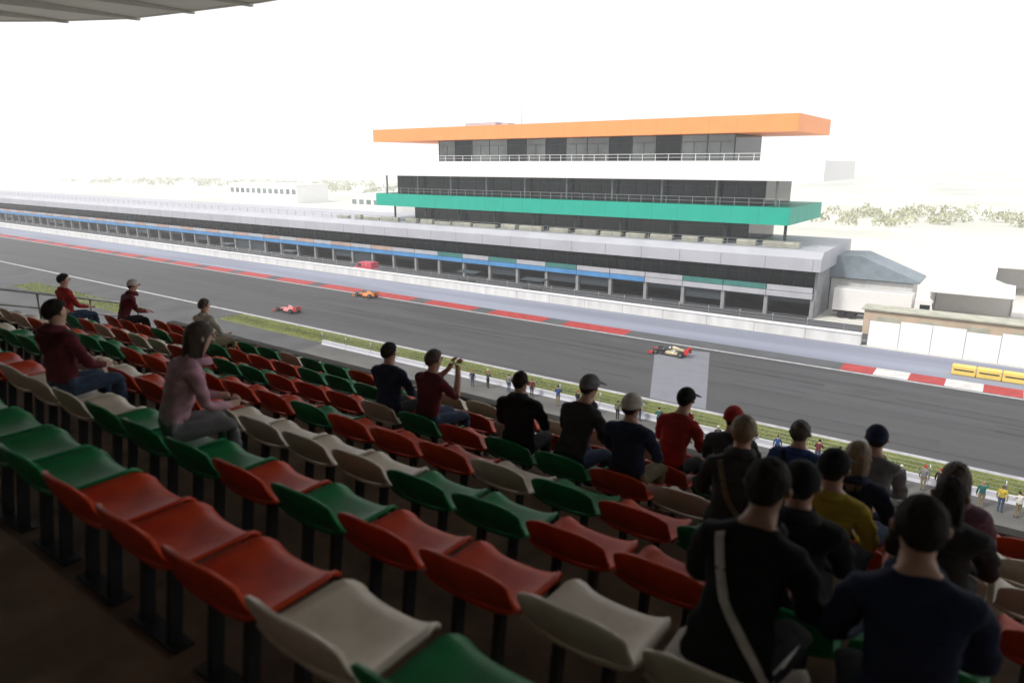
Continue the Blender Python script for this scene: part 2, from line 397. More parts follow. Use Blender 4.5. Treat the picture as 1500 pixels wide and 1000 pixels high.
def glazing(x0, x1, y0, y1, z0, z1, bays, m, nm="window"):
    st = (x1-x0)/bays
    for i in range(bays):
        a = x0 + i*st
        o = MB().box(a+.06, a+st-.06, y0, y0+.06, z0, z1).build(nm, m[i % len(m)], tw)
        f = MB(); f.box(a-.06, a+.06, y0-.07, y0+.05, z0, z1); f.box(a+.06, a+st-.06, y0-.05, y0-.003, z0+(z1-z0)*.72, z0+(z1-z0)*.72+.07)
        f.box(a+st/2-.03, a+st/2+.03, y0-.05, y0-.003, z0, z0+(z1-z0)*.72)
        f.build("frame", M["frame"], o)
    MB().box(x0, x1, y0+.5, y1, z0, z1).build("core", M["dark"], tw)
    for xe in (x1, x0-.1): MB().box(xe, xe+.1, y0, y1, z0, z1).build("side_glazing", M["glass"], tw)
glazing(-88, -33, 3.2, 15, 20.36, 23.98, 14, [M["glass_reflect"], M["glass"], M["glass_reflect"], M["glass_reflect"], M["glass"]])
glazing(-98, -28, 2.2, 15, 14.36, 17.78, 18, [M["glass"]])
glazing(-94, -30, 2.6, 15, 9.2, 12.0, 16, [M["glass"]])
def deck_rail(x0, x1, y, z, h, step, parent, m):
    mb = MB(); n = round((x1-x0)/step)
    for i in range(n+1): mb.box(x0+i*step-.03, x0+i*step+.03, y-.03, y+.03, z, z+h)
    mb.box(x0, x1, y-.04, y+.04, z+h, z+h+.06); mb.box(x0, x1, y-.02, y+.02, z+h*.5, z+h*.5+.04)
    mb.build("railing", m, parent)
deck_rail(-101.5, -24.5, .35, 14.36, 1.05, 2.0, green, M["steel"])
deck_rail(-107, -21, -.8, 20.36, .9, 2.0, white, M["white_clad"])
for i in range(10):
    x = -100 + i*8.2
    MB().tube([(x,1.2,14.36),(x,1.2,17.78)], .16, 12).build("column", M["pier"], tw)
    MB().tube([(x+1.5,1.6,9.2),(x+1.5,1.6,12.03)], .2, 12).build("column", M["dark_steel"], tw)
eq = MB().box(-84,-77,6,10,26.2,27.1).box(-76,-74.5,6.4,8.5,26.2,26.9).build("roof_plant", M["pale_panel"], tw, bevel=.05)
MB().tube([(-72,7,26.2),(-72,7,30)], .05, 6).tube([(-80,8,27.1),(-80,8,29)], .04, 6).build("antenna", M["pale_panel"], tw)

# ---------------------------------------------------------------- paddock to the right and behind
def transporter(x, y, rz, label):
    t = thing("race_transporter", label, "truck", (x, y, 0), rz, "white transporters in the paddock")
    MB().box(-4.6, 4.6, -1.25, 1.25, 1.05, 4.0).build("trailer", M["truck_white"], t, bevel=.06)
    MB().box(-4.5, 4.5, -1.0, 1.0, .75, 1.04).build("chassis", M["dark_steel"], t)
    c = MB(); c.prism([(4.9,.6),(7.0,.6),(7.0,1.9),(6.75,3.1),(6.3,3.5),(4.9,3.6)], 'y', -1.2, 1.2)
    cb = c.build("cab", M["truck_white"], t, bevel=.08)
    MB().prism([(7.03,1.95),(7.05,1.95),(6.82,3.0),(6.79,3.0)], 'y', -1.05, 1.05).build("windscreen", M["glass"], cb)
    for s_ in (-1, 1):
        MB().box(5.5, 6.6, s_*1.205, s_*1.215, 2.0, 2.9).build("side_window", M["glass"], cb)
        for wx in (-3.4, -2.2, 6.1):
            MB().tube([(wx, s_*.95, .52), (wx, s_*1.24, .52)], .52, 18).build("wheel", M["rubber"], t)
    return t
transporter(-13.5, 99.3, 0.0, "white race transporter parked beside the right end of the pit building")
transporter(18, 118, R(12), "white race transporter parked further back among the tents")
# slate roofed kiosk behind the first transporter
k = thing("scrutineering_shed", "small shed with a sloping slate blue roof behind the white transporter", "shed", (-14.5, 106, 0))
MB().box(-5, 5, -3, 3, 0, 4.6).build("wall", M["white_wall"], k)
MB().prism([(-5.6,7.7),(-1.5,7.9),(5.8,5.0),(5.8,4.75),(-5.6,4.75)], 'y', -3.6, 3.6).build("roof", M["slate"], k, bevel=.04)
MB().box(-.6, .6, -3.06, -3.0, 0, 2.2).build("door", M["frame"], k)
# tan low wall block
tn = thing("tyre_store", "long low tan shed behind the white hoarding", "shed", (4, 91.5, 0))
MB().box(-17, 24, -1.2, 1.5, 0, 3.0).build("wall", M["tan"], tn, bevel=.03)
MB().box(-17.3, 24.3, -1.5, 1.8, 3.0, 3.2).build("roof", M["beige"], tn, bevel=.03)
for i in range(9): MB().box(-15.5+i*4.4, -13.2+i*4.4, -1.26, -1.203, .02, 2.3).build("door", M["beige"], tn)
def marquee(x, y, wd, dp, hh, label):
    t = thing("marquee", label, "tent", (x, y, 0), 0, "white marquees in the paddock")
    rows = []
    for j in range(9):
        v = j/8; row = []
        for i in range(9):
            u = i/8; e = max(abs(2*u-1), abs(2*v-1))
            row.append(((u-.5)*wd, (v-.5)*dp, hh + (1-e)**1.6*wd*.30))
        rows.append(row)
    o = MB().grid(rows, sm=False).build("roof", M["tent"], t)
    so_ = o.modifiers.new("thick", "SOLIDIFY"); so_.thickness = .04
    MB().box(-wd/2, wd/2, -dp/2-.03, -dp/2+.03, hh-.45, hh-.02).box(-wd/2,wd/2,dp/2-.03,dp/2+.03,.02,hh-.02).box(-wd/2-.03,-wd/2+.03,-dp/2+.05,dp/2-.05,.02,hh-.02).build("side_wall", M["tent"], t)
    for sx in (-1,1):
        for sy_ in (-1,1): MB().tube([(sx*(wd/2-.1), sy_*(dp/2-.1), 0), (sx*(wd/2-.1), sy_*(dp/2-.1), hh)], .06, 8).build("pole", M["steel"], t)
for a in ((-3, 108, 9, 9, 4.2, "white peaked marquee just right of the slate roofed shed"),
          (8, 110, 10, 10, 4.6, "white peaked marquee in the middle of the paddock row"),
          (21, 106, 10, 10, 4.6, "white peaked marquee at the right end of the paddock row"),
          (6, 134, 14, 12, 5.0, "largest white marquee standing behind the paddock row")): marquee(*a)
def far_block(x, y, wd, dp, hh, label, m, n):
    t = thing("far_building", label, "building", (x, y, 0), 0)
    MB().box(-wd/2, wd/2, -dp/2, dp/2, 0, hh).build("wall", m, t)
    MB().box(-wd/2-.4, wd/2+.4, -dp/2-.4, dp/2+.4, hh, hh+.5).build("roof", M["white_clad"], t)
    for i in range(n):
        a = -wd/2 + (i+.5)*wd/n
        MB().box(a-wd/n*.32, a+wd/n*.32, -dp/2-.05, -dp/2-.005, hh*.5, hh*.78).build("window", M["glass_reflect"], t)
far_block(-330, 235, 60, 20, 9, "wide white building far behind the pits at the left", M["white_clad"], 12)
far_block(-215, 205, 26, 14, 7, "short white building left of the control tower", M["white_clad"], 6)
far_block(60, 240, 40, 16, 8, "pale building far off in the haze at the right", M["white_wall"], 8)

# ---------------------------------------------------------------- vehicles on the circuit
def wheel(parent, x, y, r, wdt, side):
    prof = [(r*.55, -wdt/2), (r*.93, -wdt/2), (r, -wdt/2*.8), (r, wdt/2*.8), (r*.93, wdt/2), (r*.55, wdt/2)]
    rows = [[(p[0]*math.cos(t*2*math.pi/28), p[1], p[0]*math.sin(t*2*math.pi/28)) for t in range(28)] for p in prof]
    o = MB().grid(rows, 0, True).build("wheel", M["rubber"], parent, (x, y, r))
    mb = MB(); mb.tube([(0,-wdt*.42,0),(0,wdt*.42,0)], r*.56, 20)
    for q in range(6):
        a = q*math.pi/3; mb.box(-.02+math.cos(a)*r*.3, .02+math.cos(a)*r*.3, side*wdt*.43, side*wdt*.46, math.sin(a)*r*.3-.05, math.sin(a)*r*.3+.05)
    mb.build("rim", M["rim"], o)
    return o
def ellipse_loft(secs, seg=16, power=2.6):
    rows = []
    for (x, w_, zc, h_) in secs:
        row = []
        for t in range(seg):
            a = t*2*math.pi/seg; c, s_ = math.cos(a), math.sin(a)
            row.append((x, math.copysign(abs(c)**(2/power), c)*w_, zc + math.copysign(abs(s_)**(2/power), s_)*h_))
        rows.append(row)
    return rows
def formula_car(x, y, label, cb, cc, cw):
    t = thing("formula_car", label, "racing car", (x, y, .014), math.pi, "single-seater racing cars on the straight")
    MB().grid(ellipse_loft([(2.15,.05,.24,.05),(1.9,.11,.27,.09),(1.3,.19,.36,.15),(.75,.26,.42,.22),(.45,.30,.44,.25)]), 0, True, True, True).build("nose", cb, t)
    MB().grid(ellipse_loft([(.45,.30,.40,.28),(.0,.34,.40,.30),(-.5,.36,.40,.32),(-1.1,.30,.38,.28),(-1.8,.16,.36,.18)]), 0, True, True, True).build("chassis", cb, t)
    ec = MB().grid(ellipse_loft([(-.28,.13,.82,.15),(-.45,.17,.76,.24),(-.9,.16,.66,.26),(-1.4,.10,.55,.18),(-1.85,.05,.46,.09)]), 0, True, True, True).build("engine_cover", cc, t)
    MB().prism([(-.7,.85),(-1.6,.62),(-1.8,.84)], 'y', -.012, .012).build("fin", cc, ec)
    for s_ in (-1, 1):
        rows = ellipse_loft([(.30,.10,.33,.15),(.1,.2,.33,.20),(-.4,.24,.33,.21),(-1.0,.17,.30,.17),(-1.45,.07,.25,.10)])
        MB().grid([[(p[0], p[1]+s_*.48, p[2]) for p in r_] for r_ in rows], 0, True, True, True).build("sidepod", cc, t)
        wheel(t, 1.35, s_*.68, .31, .28, s_); wheel(t, -1.45, s_*.66, .33, .36, s_)
        mb = MB()
        for zz in (.25, .42):
            mb.tube([(1.15,s_*.14,zz+.04),(1.35,s_*.56,zz)], .018, 6); mb.tube([(1.55,s_*.12,zz+.02),(1.35,s_*.56,zz)], .018, 6)
            mb.tube([(-1.2,s_*.2,zz+.04),(-1.45,s_*.5,zz)], .02, 6)
        mb.build("suspension", M["car_black"], t)
        MB().tube([(.42,s_*.3,.62),(.40,s_*.46,.66)], .012, 6).box(.37,.42,s_*.42,s_*.55,.62,.72).build("mirror", cb, t)
    MB().box(-1.7, .9, -.62, .62, .04, .07).build("floor", M["car_black"], t)
    fw = MB().prism([(1.78,.10),(2.22,.07),(2.22,.09),(1.8,.16)], 'y', -.85, .85).prism([(1.66,.17),(1.86,.16),(1.7,.27)], 'y', -.8, .8).build("front_wing", cw, t)
    for ye in (-.875, .853): MB().box(1.66,2.24,ye,ye+.022,.05,.30).build("endplate", cw, fw)
    rw = MB().prism([(-1.82,.80),(-2.12,.86),(-2.14,.92),(-1.82,.83)], 'y', -.48, .48).prism([(-2.04,.62),(-2.2,.68),(-2.04,.65)], 'y', -.47, .47).build("rear_wing", cw, t)
    for ye in (-.505, .483): MB().box(-2.22,-1.76,ye,ye+.022,.36,.96).build("endplate", cw, rw)
    MB().box(-2.0,-1.85,-.03,.03,.42,.8).build("pylon", cw, rw)
    mb = MB(); a = [(.30+(-.62)*abs(math.sin(q*math.pi/16))**.8, math.cos(q*math.pi/16)*-.25 if q else -.001, .80) for q in range(0, 1)]
    pts = [(-.42,-.24,.66)] + [(.05+.28*math.sin(q*math.pi/10), -.24*math.cos(q*math.pi/10), .80) for q in range(11)] + [(-.42,.24,.66)]
    mb.tube(pts, .028, 8); mb.tube([(.33,0,.80),(.42,0,.62)], .025, 8)
    mb.build("halo", M["car_black"], t)
    return t
car_main = formula_car(-28.0, 67.6, "black and cream single-seater with red wings beside the pale painted strip", M["car_black"], M["car_cream"], M["car_red"])
formula_car(-80, 57.0, "rose red single-seater in the middle of the track, left of the orange car", M["car_rose"], M["car_rose"], M["car_red"])
formula_car(-79.5, 71.0, "orange single-seater close to the red kerb on the far edge", M["car_orange"], M["car_orange"], M["car_orange"])

vn = thing("delivery_van", "red van with pink lower body parked in the pit lane", "van", (-97, 86.9, .012), math.pi)
v1 = MB(); v1.prism([(-2.6,1.15),(2.0,1.15),(1.75,1.35),(1.1,2.1),(.8,2.25),(-2.55,2.3)], 'y', -.95, .95)
v1.build("upper_body", M["van_red"], vn, bevel=.07)
MB().prism([(-2.62,.4),(2.6,.4),(2.65,.85),(2.4,1.146),(-2.62,1.146)], 'y', -.98, .98).build("lower_body", M["van_pink"], vn, bevel=.06)
MB().prism([(1.80,1.38),(1.84,1.38),(1.17,2.1),(1.13,2.1)], 'y', -.82, .82).build("windscreen", M["glass"], vn)
for s_ in (-1, 1):
    MB().box(.2, 1.15, s_*.952, s_*.958, 1.4, 2.0).build("side_window", M["glass"], vn)
    MB().box(2.6, 2.68, s_*.6, s_*.85, .7, .9).build("headlight", M["lamp"], vn)
    for wx in (-1.7, 1.7): wheel(vn, wx, s_*.86, .34, .22, s_)

# pit wall stands: small canopied timing stands on the pit lane side
for i, x in enumerate((-58, -71, -118, -140)):
    t = thing("timing_stand", ("dark timing stand nearest the tower's right half on the pit wall", "dark timing stand second along the pit wall",
        "dark timing stand left of the red van on the pit wall", "farthest dark timing stand at the left of the pit wall")[i], "timing stand", (x, 85.6, 0), 0, "timing stands along the pit wall")
    MB().box(-1.8,1.8,-.6,.6,.35,.45).build("platform", M["dark_steel"], t)
    MB().box(-1.8,1.8,-.55,-.40,.45,1.75).build("desk", M["dark_steel"], t, bevel=.02)
    MB().prism([(-.9,2.75),(1.0,2.9),(1.0,2.98),(-.9,2.85)], 'x', -2.0, 2.0).build("roof", M["shutter"], t)
    for sx in (-1.7, 1.7):
        for sy_ in (-.5, .55): MB().tube([(sx,sy_,.0),(sx,sy_,2.85)], .035, 6).build("post", M["dark_steel"], t)

# ---------------------------------------------------------------- the grandstand around the camera
N0, T0, H0, D0 = 1.50, .93, 1.77, .265
PAN = .43
def row_y(k): return N0 + T0*k
def pan_z(k): return H - (H0 + D0*k)
def tread_z(k): return pan_z(k) - PAN
LAST = 6
gs = thing("grandstand", "covered grandstand tier with brown concrete steps the spectators sit on", "grandstand")
mb = MB(); XA, XB = -15.2, 9.0
prof = []
for k in range(-4, LAST+1):
    y0 = row_y(k) - .42; prof += [(y0, tread_z(k)), (y0 + T0, tread_z(k))]
yF = prof[-1][0]; zF = prof[-1][1]
prof += [(yF, zF-1.1), (prof[0][0], prof[0][1]-2.4)]
mb.prism(prof, 'x', XA, XB); mb.build("terrace", M["step"], gs, bevel=.015)
MB().box(XA, XB, yF+.004, yF+.2, zF-1.3, zF+.32).build("parapet", M["parapet"], gs, bevel=.02)
mb = MB()
for i in range(6):
    x = XA + 1 + i*4.4; mb.box(x-.3, x+.3, 2.5, 3.3, 0, tread_z(2)-1.25)
    mb.box(x-.3, x+.3, yF-1.2, yF-.4, 0, zF-1.1)
mb.build("pillar", M["parapet"], gs)
yB = prof[0][0]
prof_l = [(q[0], q[1]) for q in prof[:-2]]
mb = MB()
for q in range(0, len(prof_l)-1, 2):
    mb.prism([(prof_l[q][0]+.002, prof_l[q][1]-1.2), (prof_l[q+1][0]-.002, prof_l[q][1]-1.2), (prof_l[q+1][0]-.002, prof_l[q][1]+.18), (prof_l[q][0]+.002, prof_l[q][1]+.18)], 'x', XA-.2, XA-.004)
mb.build("side_wall", M["parapet"], gs)
mb = MB(); pts = []
for q in range(0, len(prof_l), 2):
    p = (XA-.1, prof_l[q][0]+.4, prof_l[q][1]+.18); mb.tube([p, (p[0], p[1], p[2]+.62)], .022, 8); pts.append((p[0], p[1], p[2]+.62))
mb.tube(pts, .025, 8); mb.tube([(p[0], p[1], p[2]-.3) for p in pts], .018, 8)
mb.build("railing", M["steel"], gs)
MB().box(-32, 32, yB-.3, yB-.004, 10, 25.3).build("rear_shade_wall", M["parapet"], gs)  # unseen wall added behind the camera to keep light off the seats
# canopy: front edge runs along the stand and rounds off at its left end
edge = [(32.0,15.0),(-6,15.0),(-16,14.9),(-20.6,14.5),(-23.2,14.0),(-26.5,13.3),(-29.2,11.9),(-31.5,10.3),(-36,6.5),(-40,2.0),(-43,yB)]  # unseen right end lengthened past the stand to darken the seats
Zc = 25.0
ed2 = [(32.0, yB)] + edge
cn = MB().prism(ed2, 'z', Zc, Zc+.35).build("canopy", M["canopy"], gs)
mb = MB()
for a, b in zip(edge[:-1], edge[1:]):
    va, vb = Vector((*a, 0)), Vector((*b, 0)); L = (vb-va).length; n = max(1, int(L/1.0))
    d_ = (vb-va).normalized(); nr = Vector((-d_.y, d_.x, 0))
    if nr.y > 0: nr = -nr
    p = [va, vb, vb+nr*-.12, va+nr*-.12]
    z0, z1 = Zc-.03, Zc+.42
    vs = [(q.x,q.y,z) for z in (z0, z1) for q in p]
    i = len(mb.v); mb.v += vs
    for f in ((0,1,2,3),(4,5,6,7),(0,1,5,4),(1,2,6,5),(2,3,7,6),(3,0,4,7)): mb.f.append(tuple(i+k_ for k_ in f)); mb.m.append(0); mb.smooth.append(False)
mb.build("edge_trim", M["canopy"], cn)
def edge_y(x):
    for a, b in zip(edge[:-1], edge[1:]):
        if b[0] <= x <= a[0]: return a[1] + (b[1]-a[1])*(x-a[0])/(b[0]-a[0])
    return edge[-1][1]
for i in range(26):
    x = 30.9 - i*2.6; ye = edge_y(x) + .25
    if ye < yB + 1: continue
    mb = MB(); mb.prism([(yB+.1, Zc-.75), (ye-1.6, Zc-.14), (ye, Zc-.07), (ye, Zc-.005), (yB+.1, Zc-.005)], 'x', x-.07, x+.07)
    mb.build("rib", M["canopy_steel"], cn)

# seats -----------------------------------------------------------------------------------------------------------------
def seat_meshes():
    # pan: shallow bucket; back: curved plate, both with real thickness and rounded rims
    def shell(rows, name, th):
        mb = MB(); mb.grid(rows); me = mb.mesh(name, [M["seat_red"]])
        o = bpy.data.objects.new("tmp", me); COL.objects.link(o)
        so = o.modifiers.new("s", "SOLIDIFY"); so.thickness = th; so.offset = -1
        bv = o.modifiers.new("b", "BEVEL"); bv.width = th*.42; bv.segments = 2; bv.limit_method = 'ANGLE'; bv.angle_limit = R(50)
        dg = bpy.context.evaluated_depsgraph_get(); e = bpy.data.meshes.new_from_object(o.evaluated_get(dg)); e.name = name
        bpy.data.objects.remove(o)
        for p in e.polygons: p.use_smooth = True
        return e
    W = .272
    rows = []
    for j in range(13):
        v = j/12; y = -.235 + v*.49; row = []
        for i in range(13):
            u = -1 + i/6; cr = 1 - .10*max(0, v-.75)/.25*1.6 if v > .75 else 1
            edge_r = abs(u)**4
            z = .035*edge_r + .03*(max(0, .25-v)/.25)**2 - .06*(max(0, v-.8)/.2)**2 - .012*(1-u*u)
            row.append((u*W*cr, y, z))
        rows.append(row)
    pan = shell(rows, "seat_pan", -.022)
    rows = []
    for j in range(12):
        v = j/11; row = []
        for i in range(13):
            u = -1 + i/6; w_ = W*(1 - .22*max(0, v-.6)**2/.16)
            x = u*w_; z = .03 + v*.235 - .03*abs(u)**3*max(0, v-.7)/.3
            y = -.25 - v*.095 - .02*math.sin(v*3.1) + .045*u*u
            row.append((x, y, z))
        rows.append(row)
    back = shell(rows, "backrest", .022)
    mb = MB()
    for sx in (-.13, .13):
        mb.box(sx-.02, sx+.02, -.17, .12, -.06, -.03)
        mb.prism([(-.17,-.06),(-.11,-.06),(-.16,-.425),(-.22,-.425)], 'x', sx-.02, sx+.02)
    mb.box(-.22, .22, -.24, -.14, -.428, -.418)
    br = mb.mesh("bracket", [M["dark_steel"]])
    return pan, back, br
PANM, BACKM, BRM = seat_meshes()
variants = {}
for cname in ("red", "green", "white"):
    pm_, bm2 = PANM.copy(), BACKM.copy()
    for me in (pm_, bm2): me.materials.clear(); me.materials.append(M["seat_" + cname])
    variants[cname] = (pm_, bm2)
OBS = [("red",560,765),("red",690,810),("white",860,860),("green",480,725),("red",380,690),("green",300,660),
 ("white",520,665),("white",610,690),("green",700,715),("green",790,745),("red",900,775),("red",990,805),("red",450,645),("white",400,630),
 ("red",540,632),("green",590,640),("red",620,660),("red",690,675),("white",760,695),("green",830,715),("red",920,745),("white",1000,765),
 ("green",790,672),("white",735,660),("red",700,632),("green",640,614),("white",580,618),("green",860,690),("red",840,660),("white",800,640),
 ("white",1000,722),("red",960,695),("white",1010,740),("red",1300,800),("red",1250,835),("white",1320,845),("red",1430,850),("red",1400,890),("red",1480,940),
 ("white",1180,850),("red",1130,810),("white",1400,780),("green",40,670),("green",70,700),("red",190,738),("green",-30,635),("red",240,768),("red",360,830),("white",545,920),("green",705,1000),
 ("red",30,650),("white",330,640),("green",1010,930),("red",1000,620)]
CW = {"red": "orange-red", "green": "green", "white": "off-white"}
ORD = ["first","second","third","fourth","fifth","sixth","seventh","eighth","ninth","tenth","eleventh","twelfth","thirteenth","fourteenth","fifteenth",
 "sixteenth","seventeenth","eighteenth","nineteenth","twentieth"]
ROWW = ["nearest row", "second row", "third row", "fourth row", "fifth row", "sixth row", "front row"]
SP = .60
SEATS = {}
rng = random.Random(11)
for k in range(LAST+1):
    y, z = row_y(k), pan_z(k)
    xs = []
    x = -1.86 - SP*20
    while x < 4:
        p = proj(x, y, z)
        if p[2] > .3 and -60 < p[0] < 1570 and p[1] < 1230: xs.append(x)
        x += SP
    last, run = None, 0
    cols = []
    for x in xs:
        p = proj(x, y, z); tol = 0.30*FPX/p[2]
        best = min(OBS, key=lambda o_: math.hypot(o_[1]-p[0], (o_[2]-p[1])*1.6))
        if math.hypot(best[1]-p[0], (best[2]-p[1])*1.6) < tol: c = best[0]
        else:
            if last and run < rng.choice((1, 2, 2, 3)): c = last
            else: c = rng.choice([q for q in ("red", "red", "green", "white") if q != last])
        run = run + 1 if c == last else 1
        last = c; cols.append(c)
    cnt = {"red": 0, "green": 0, "white": 0}
    for idx, (x, c) in enumerate(zip(xs, cols)):
        lab = "%s plastic seat, %s %s one from the picture's left edge in the %s" % (CW[c], ORD[min(19, cnt[c])], CW[c], ROWW[k]); cnt[c] += 1
        t = thing("stadium_seat", lab, "seat", (x, y + rng.uniform(-.01,.01), z), rng.uniform(-.02,.02), "plastic seats in the grandstand")
        t.scale = (1, 1, 1)
        for nm, me in (("seat_pan", variants[c][0]), ("backrest", variants[c][1]), ("bracket", BRM)):
            o = bpy.data.objects.new(nm, me); COL.objects.link(o); o.parent = t
        SEATS[(k, round(x, 3))] = t
def seat_x(px, k, dz=.35):
    x = x_at(px, row_y(k), pan_z(k)+dz); i = max(-20, round((x + 1.86)/SP))
    return -1.86 + i*SP

# ---------------------------------------------------------------- people
SKIN = [mat("skin light", (0.55, 0.33, 0.24), 0.55, var=0.1), mat("skin tan", (0.38, 0.21, 0.14), 0.55, var=0.1), mat("skin brown", (0.20, 0.10, 0.06), 0.55, var=0.1)]
HAIR = {"dark": mat("dark hair", (0.030, 0.021, 0.016), 0.7, var=0.6, scale=16, spec=0.2, bump=1.0, bscale=55, stretch=(3.2, 3.2, .35)), "brown": mat("brown hair", (0.085, 0.05, 0.027), 0.5, var=0.55, scale=16, bump=1.0, bscale=55, stretch=(3.2, 3.2, .35)), "fair": mat("fair hair", (0.34, 0.23, 0.12), 0.5, var=0.5, scale=16, bump=1.0, bscale=55, stretch=(3.2, 3.2, .35))}
CLO = {}
def cloth(name, c):
    if name not in CLO: CLO[name] = mat(name + " cloth", c, 0.9, scale=7, var=0.35, bump=1.0, bscale=7, spec=0.2, stretch=(1.0, 1.0, 1.7))
    return CLO[name]
for n_, c_ in (("black",(.012,.012,.013)),("navy",(.02,.03,.07)),("blue",(.03,.07,.22)),("maroon",(.13,.02,.03)),("pink",(.62,.36,.44)),("mauve",(.22,.12,.17)),
  ("grey",(.20,.20,.21)),("charcoal",(.05,.05,.055)),("yellow",(.50,.38,.04)),("white",(.66,.64,.60)),("red",(.42,.03,.025)),("denim",(.05,.08,.14)),("khaki",(.22,.18,.11)),("olive",(.10,.10,.04)),("teal",(.02,.12,.11)),("orange",(.5,.15,.03))): cloth(n_, c_)
DARKEYE = mat("eye", (0.02,0.015,0.012), 0.2, var=.05)

def skinned(verts, edges, sub=2):
    me = bpy.data.meshes.new("tmp"); me.from_pydata([v[:3] for v in verts], edges, [])
    o = bpy.data.objects.new("tmp", me); COL.objects.link(o)
    m_ = o.modifiers.new("skin", "SKIN"); m_.use_smooth_shade = True
    for i, v in enumerate(verts): me.skin_vertices[0].data[i].radius = (v[3], v[3])
    me.skin_vertices[0].data[0].use_root = True
    ss = o.modifiers.new("sub", "SUBSURF"); ss.levels = sub; ss.render_levels = sub
    dg = bpy.context.evaluated_depsgraph_get(); e = bpy.data.meshes.new_from_object(o.evaluated_get(dg))
    out = ([tuple(v.co) for v in e.vertices], [tuple(p.vertices) for p in e.polygons])
    bpy.data.objects.remove(o); bpy.data.meshes.remove(me); bpy.data.meshes.remove(e)
    return out
def seg_dist(p, a, b):
    ab = b - a; t = max(0, min(1, (p-a).dot(ab)/max(1e-9, ab.length_squared))); return (p - a - ab*t).length
WID = 1.32   # torso widened sideways after growing
BODIES = {}
def body(pose, long_sleeve):
    key = (pose, long_sleeve)
    if key in BODIES: return BODIES[key]
    sit = pose.startswith("sit")
    lean = {"sit": .0, "sit_lean": .20, "sit_phone": .06, "stand": .0, "stand_lean": .10, "stand_point": 0.0}[pose]
    V, E, B = [], [], []
    def add(n, x, y, z, r, to=None, bone=None):
        V.append([x, y, z, r]); i = len(V)-1
        if to is not None: E.append((to, i)); B.append((to, i, bone))
        return i
    z0 = .10 if sit else .95
    y0 = -.06 if sit else 0
    L = lambda dz: y0 + lean*dz/.5
    pel = add("pel", 0, y0, z0, .125)
    ab = add("ab", 0, L(.18), z0+.18, .112, pel, "shirt")
    ch = add("ch", 0, L(.36), z0+.36, .128, ab, "shirt")
    uc = add("uc", 0, L(.45), z0+.455, .10, ch, "shirt")
    nk = add("nk", 0, L(.53)+.01, z0+.520, .058, uc, "skin")
    hb_ = add("hb", 0, L(.60)+.025, z0+.575, .068, nk, "skin")
    hm_ = add("hm", 0, L(.66)+.035, z0+.655, .092, hb_, "skin")
    ht = add("ht", 0, L(.70)+.025, z0+.730, .068, hm_, "skin")
    head = Vector((0, L(.66)+.035, z0+.66))
    for s_ in (-1, 1):
        sh = add("sh", s_*.135, L(.44), z0+.445, .062, uc, "shirt")
        if pose in ("sit", "sit_lean"): el, wr, pm_ = (s_*.185, L(.3)+.10, z0+.19), (s_*.10, L(.3)+.30, z0+.13), (s_*.075, L(.3)+.375, z0+.125)
        elif pose == "sit_phone": el, wr, pm_ = (s_*.19, L(.3)+.16, z0+.26), (s_*.07, L(.3)+.33, z0+.48), (s_*.06, L(.3)+.36, z0+.555)
        elif pose == "stand_lean": el, wr, pm_ = (s_*.20, L(.3)+.16, z0+.17), (s_*.15, L(.3)+.38, z0+.10), (s_*.14, L(.3)+.455, z0+.10)
        elif pose == "stand_point" and s_ > 0: el, wr, pm_ = (s_*.21, .20, z0+.42), (s_*.15, .42, z0+.56), (s_*.14, .49, z0+.58)
        else: el, wr, pm_ = (s_*.20, -.02, z0+.17), (s_*.20, .06, z0-.06), (s_*.195, .085, z0-.135)
        e_ = add("el", *el, .043, sh, "shirt")
        w_ = add("wr", *wr, .030, e_, "shirt" if long_sleeve else "skin")
        add("pm", *pm_, .034, w_, "skin")
        hp = add("hp", s_*.075, y0+.02, z0-.02, .088, pel, "trousers")
        if sit:
            kn = add("kn", s_*.10, .36, .085, .062, hp, "trousers"); an = add("an", s_*.10, .37, -.33, .042, kn, "trousers"); to_ = add("to", s_*.105, .52, -.385, .036, an, "shoe")
        else:
            kn = add("kn", s_*.08, .02, .50, .060, hp, "trousers"); an = add("an", s_*.085, -.01, .10, .042, kn, "trousers"); to_ = add("to", s_*.095, .14, .04, .036, an, "shoe")
    co, fa = skinned(V, E, 2)
    bones = [(Vector(V[a][:3]), Vector(V[b][:3]), nm, V[b][3]) for a, b, nm in B]
    # five separate fingers on each hand, rooted inside the palm
    fing = []
    pm_i = [i for i, v in enumerate(V) if abs(v[3]-.034) < 1e-6]
    for i in pm_i:
        w_i = [a for a, b in E if b == i][0]
        P, Wv = Vector(V[i][:3]), Vector(V[w_i][:3]); d_ = (P-Wv).normalized()
        side = d_.cross(Vector((0,0,1))); side = side.normalized() if side.length > .1 else Vector((1,0,0))
        if side.x * P.x > 0: side = -side          # thumb side towards the middle
        dn = d_.cross(side).normalized()
        if dn.z > 0: dn = -dn
        for q, ln in enumerate((.062, .074, .070, .055)):
            o_ = P + side*(.026 - .0175*q) + d_*.012
            a1 = o_ + d_*ln*.5 + dn*.006; a2 = a1 + (d_*.6 + dn*.55).normalized()*ln*.35; a3 = a2 + (d_*.25 + dn*.9).normalized()*ln*.3
            fing.append(skinned([(*o_, .0095), (*a1, .0092), (*a2, .0085), (*a3, .0072)], [(0,1),(1,2),(2,3)], 1))
        o_ = P - d_*.025 + side*.02; a1 = o_ + side*.022 + d_*.025; a2 = a1 + d_*.028 + side*.004; 
        fing.append(skinned([(*o_, .012), (*a1, .0105), (*a2, .0085)], [(0,1),(1,2)], 1))
    # nose and ears grown from the head
    nose = skinned([(0, head.y+.075, head.z+.015, .012), (0, head.y+.104, head.z-.015, .014), (0, head.y+.088, head.z-.03, .014)], [(0,1),(1,2)], 1)
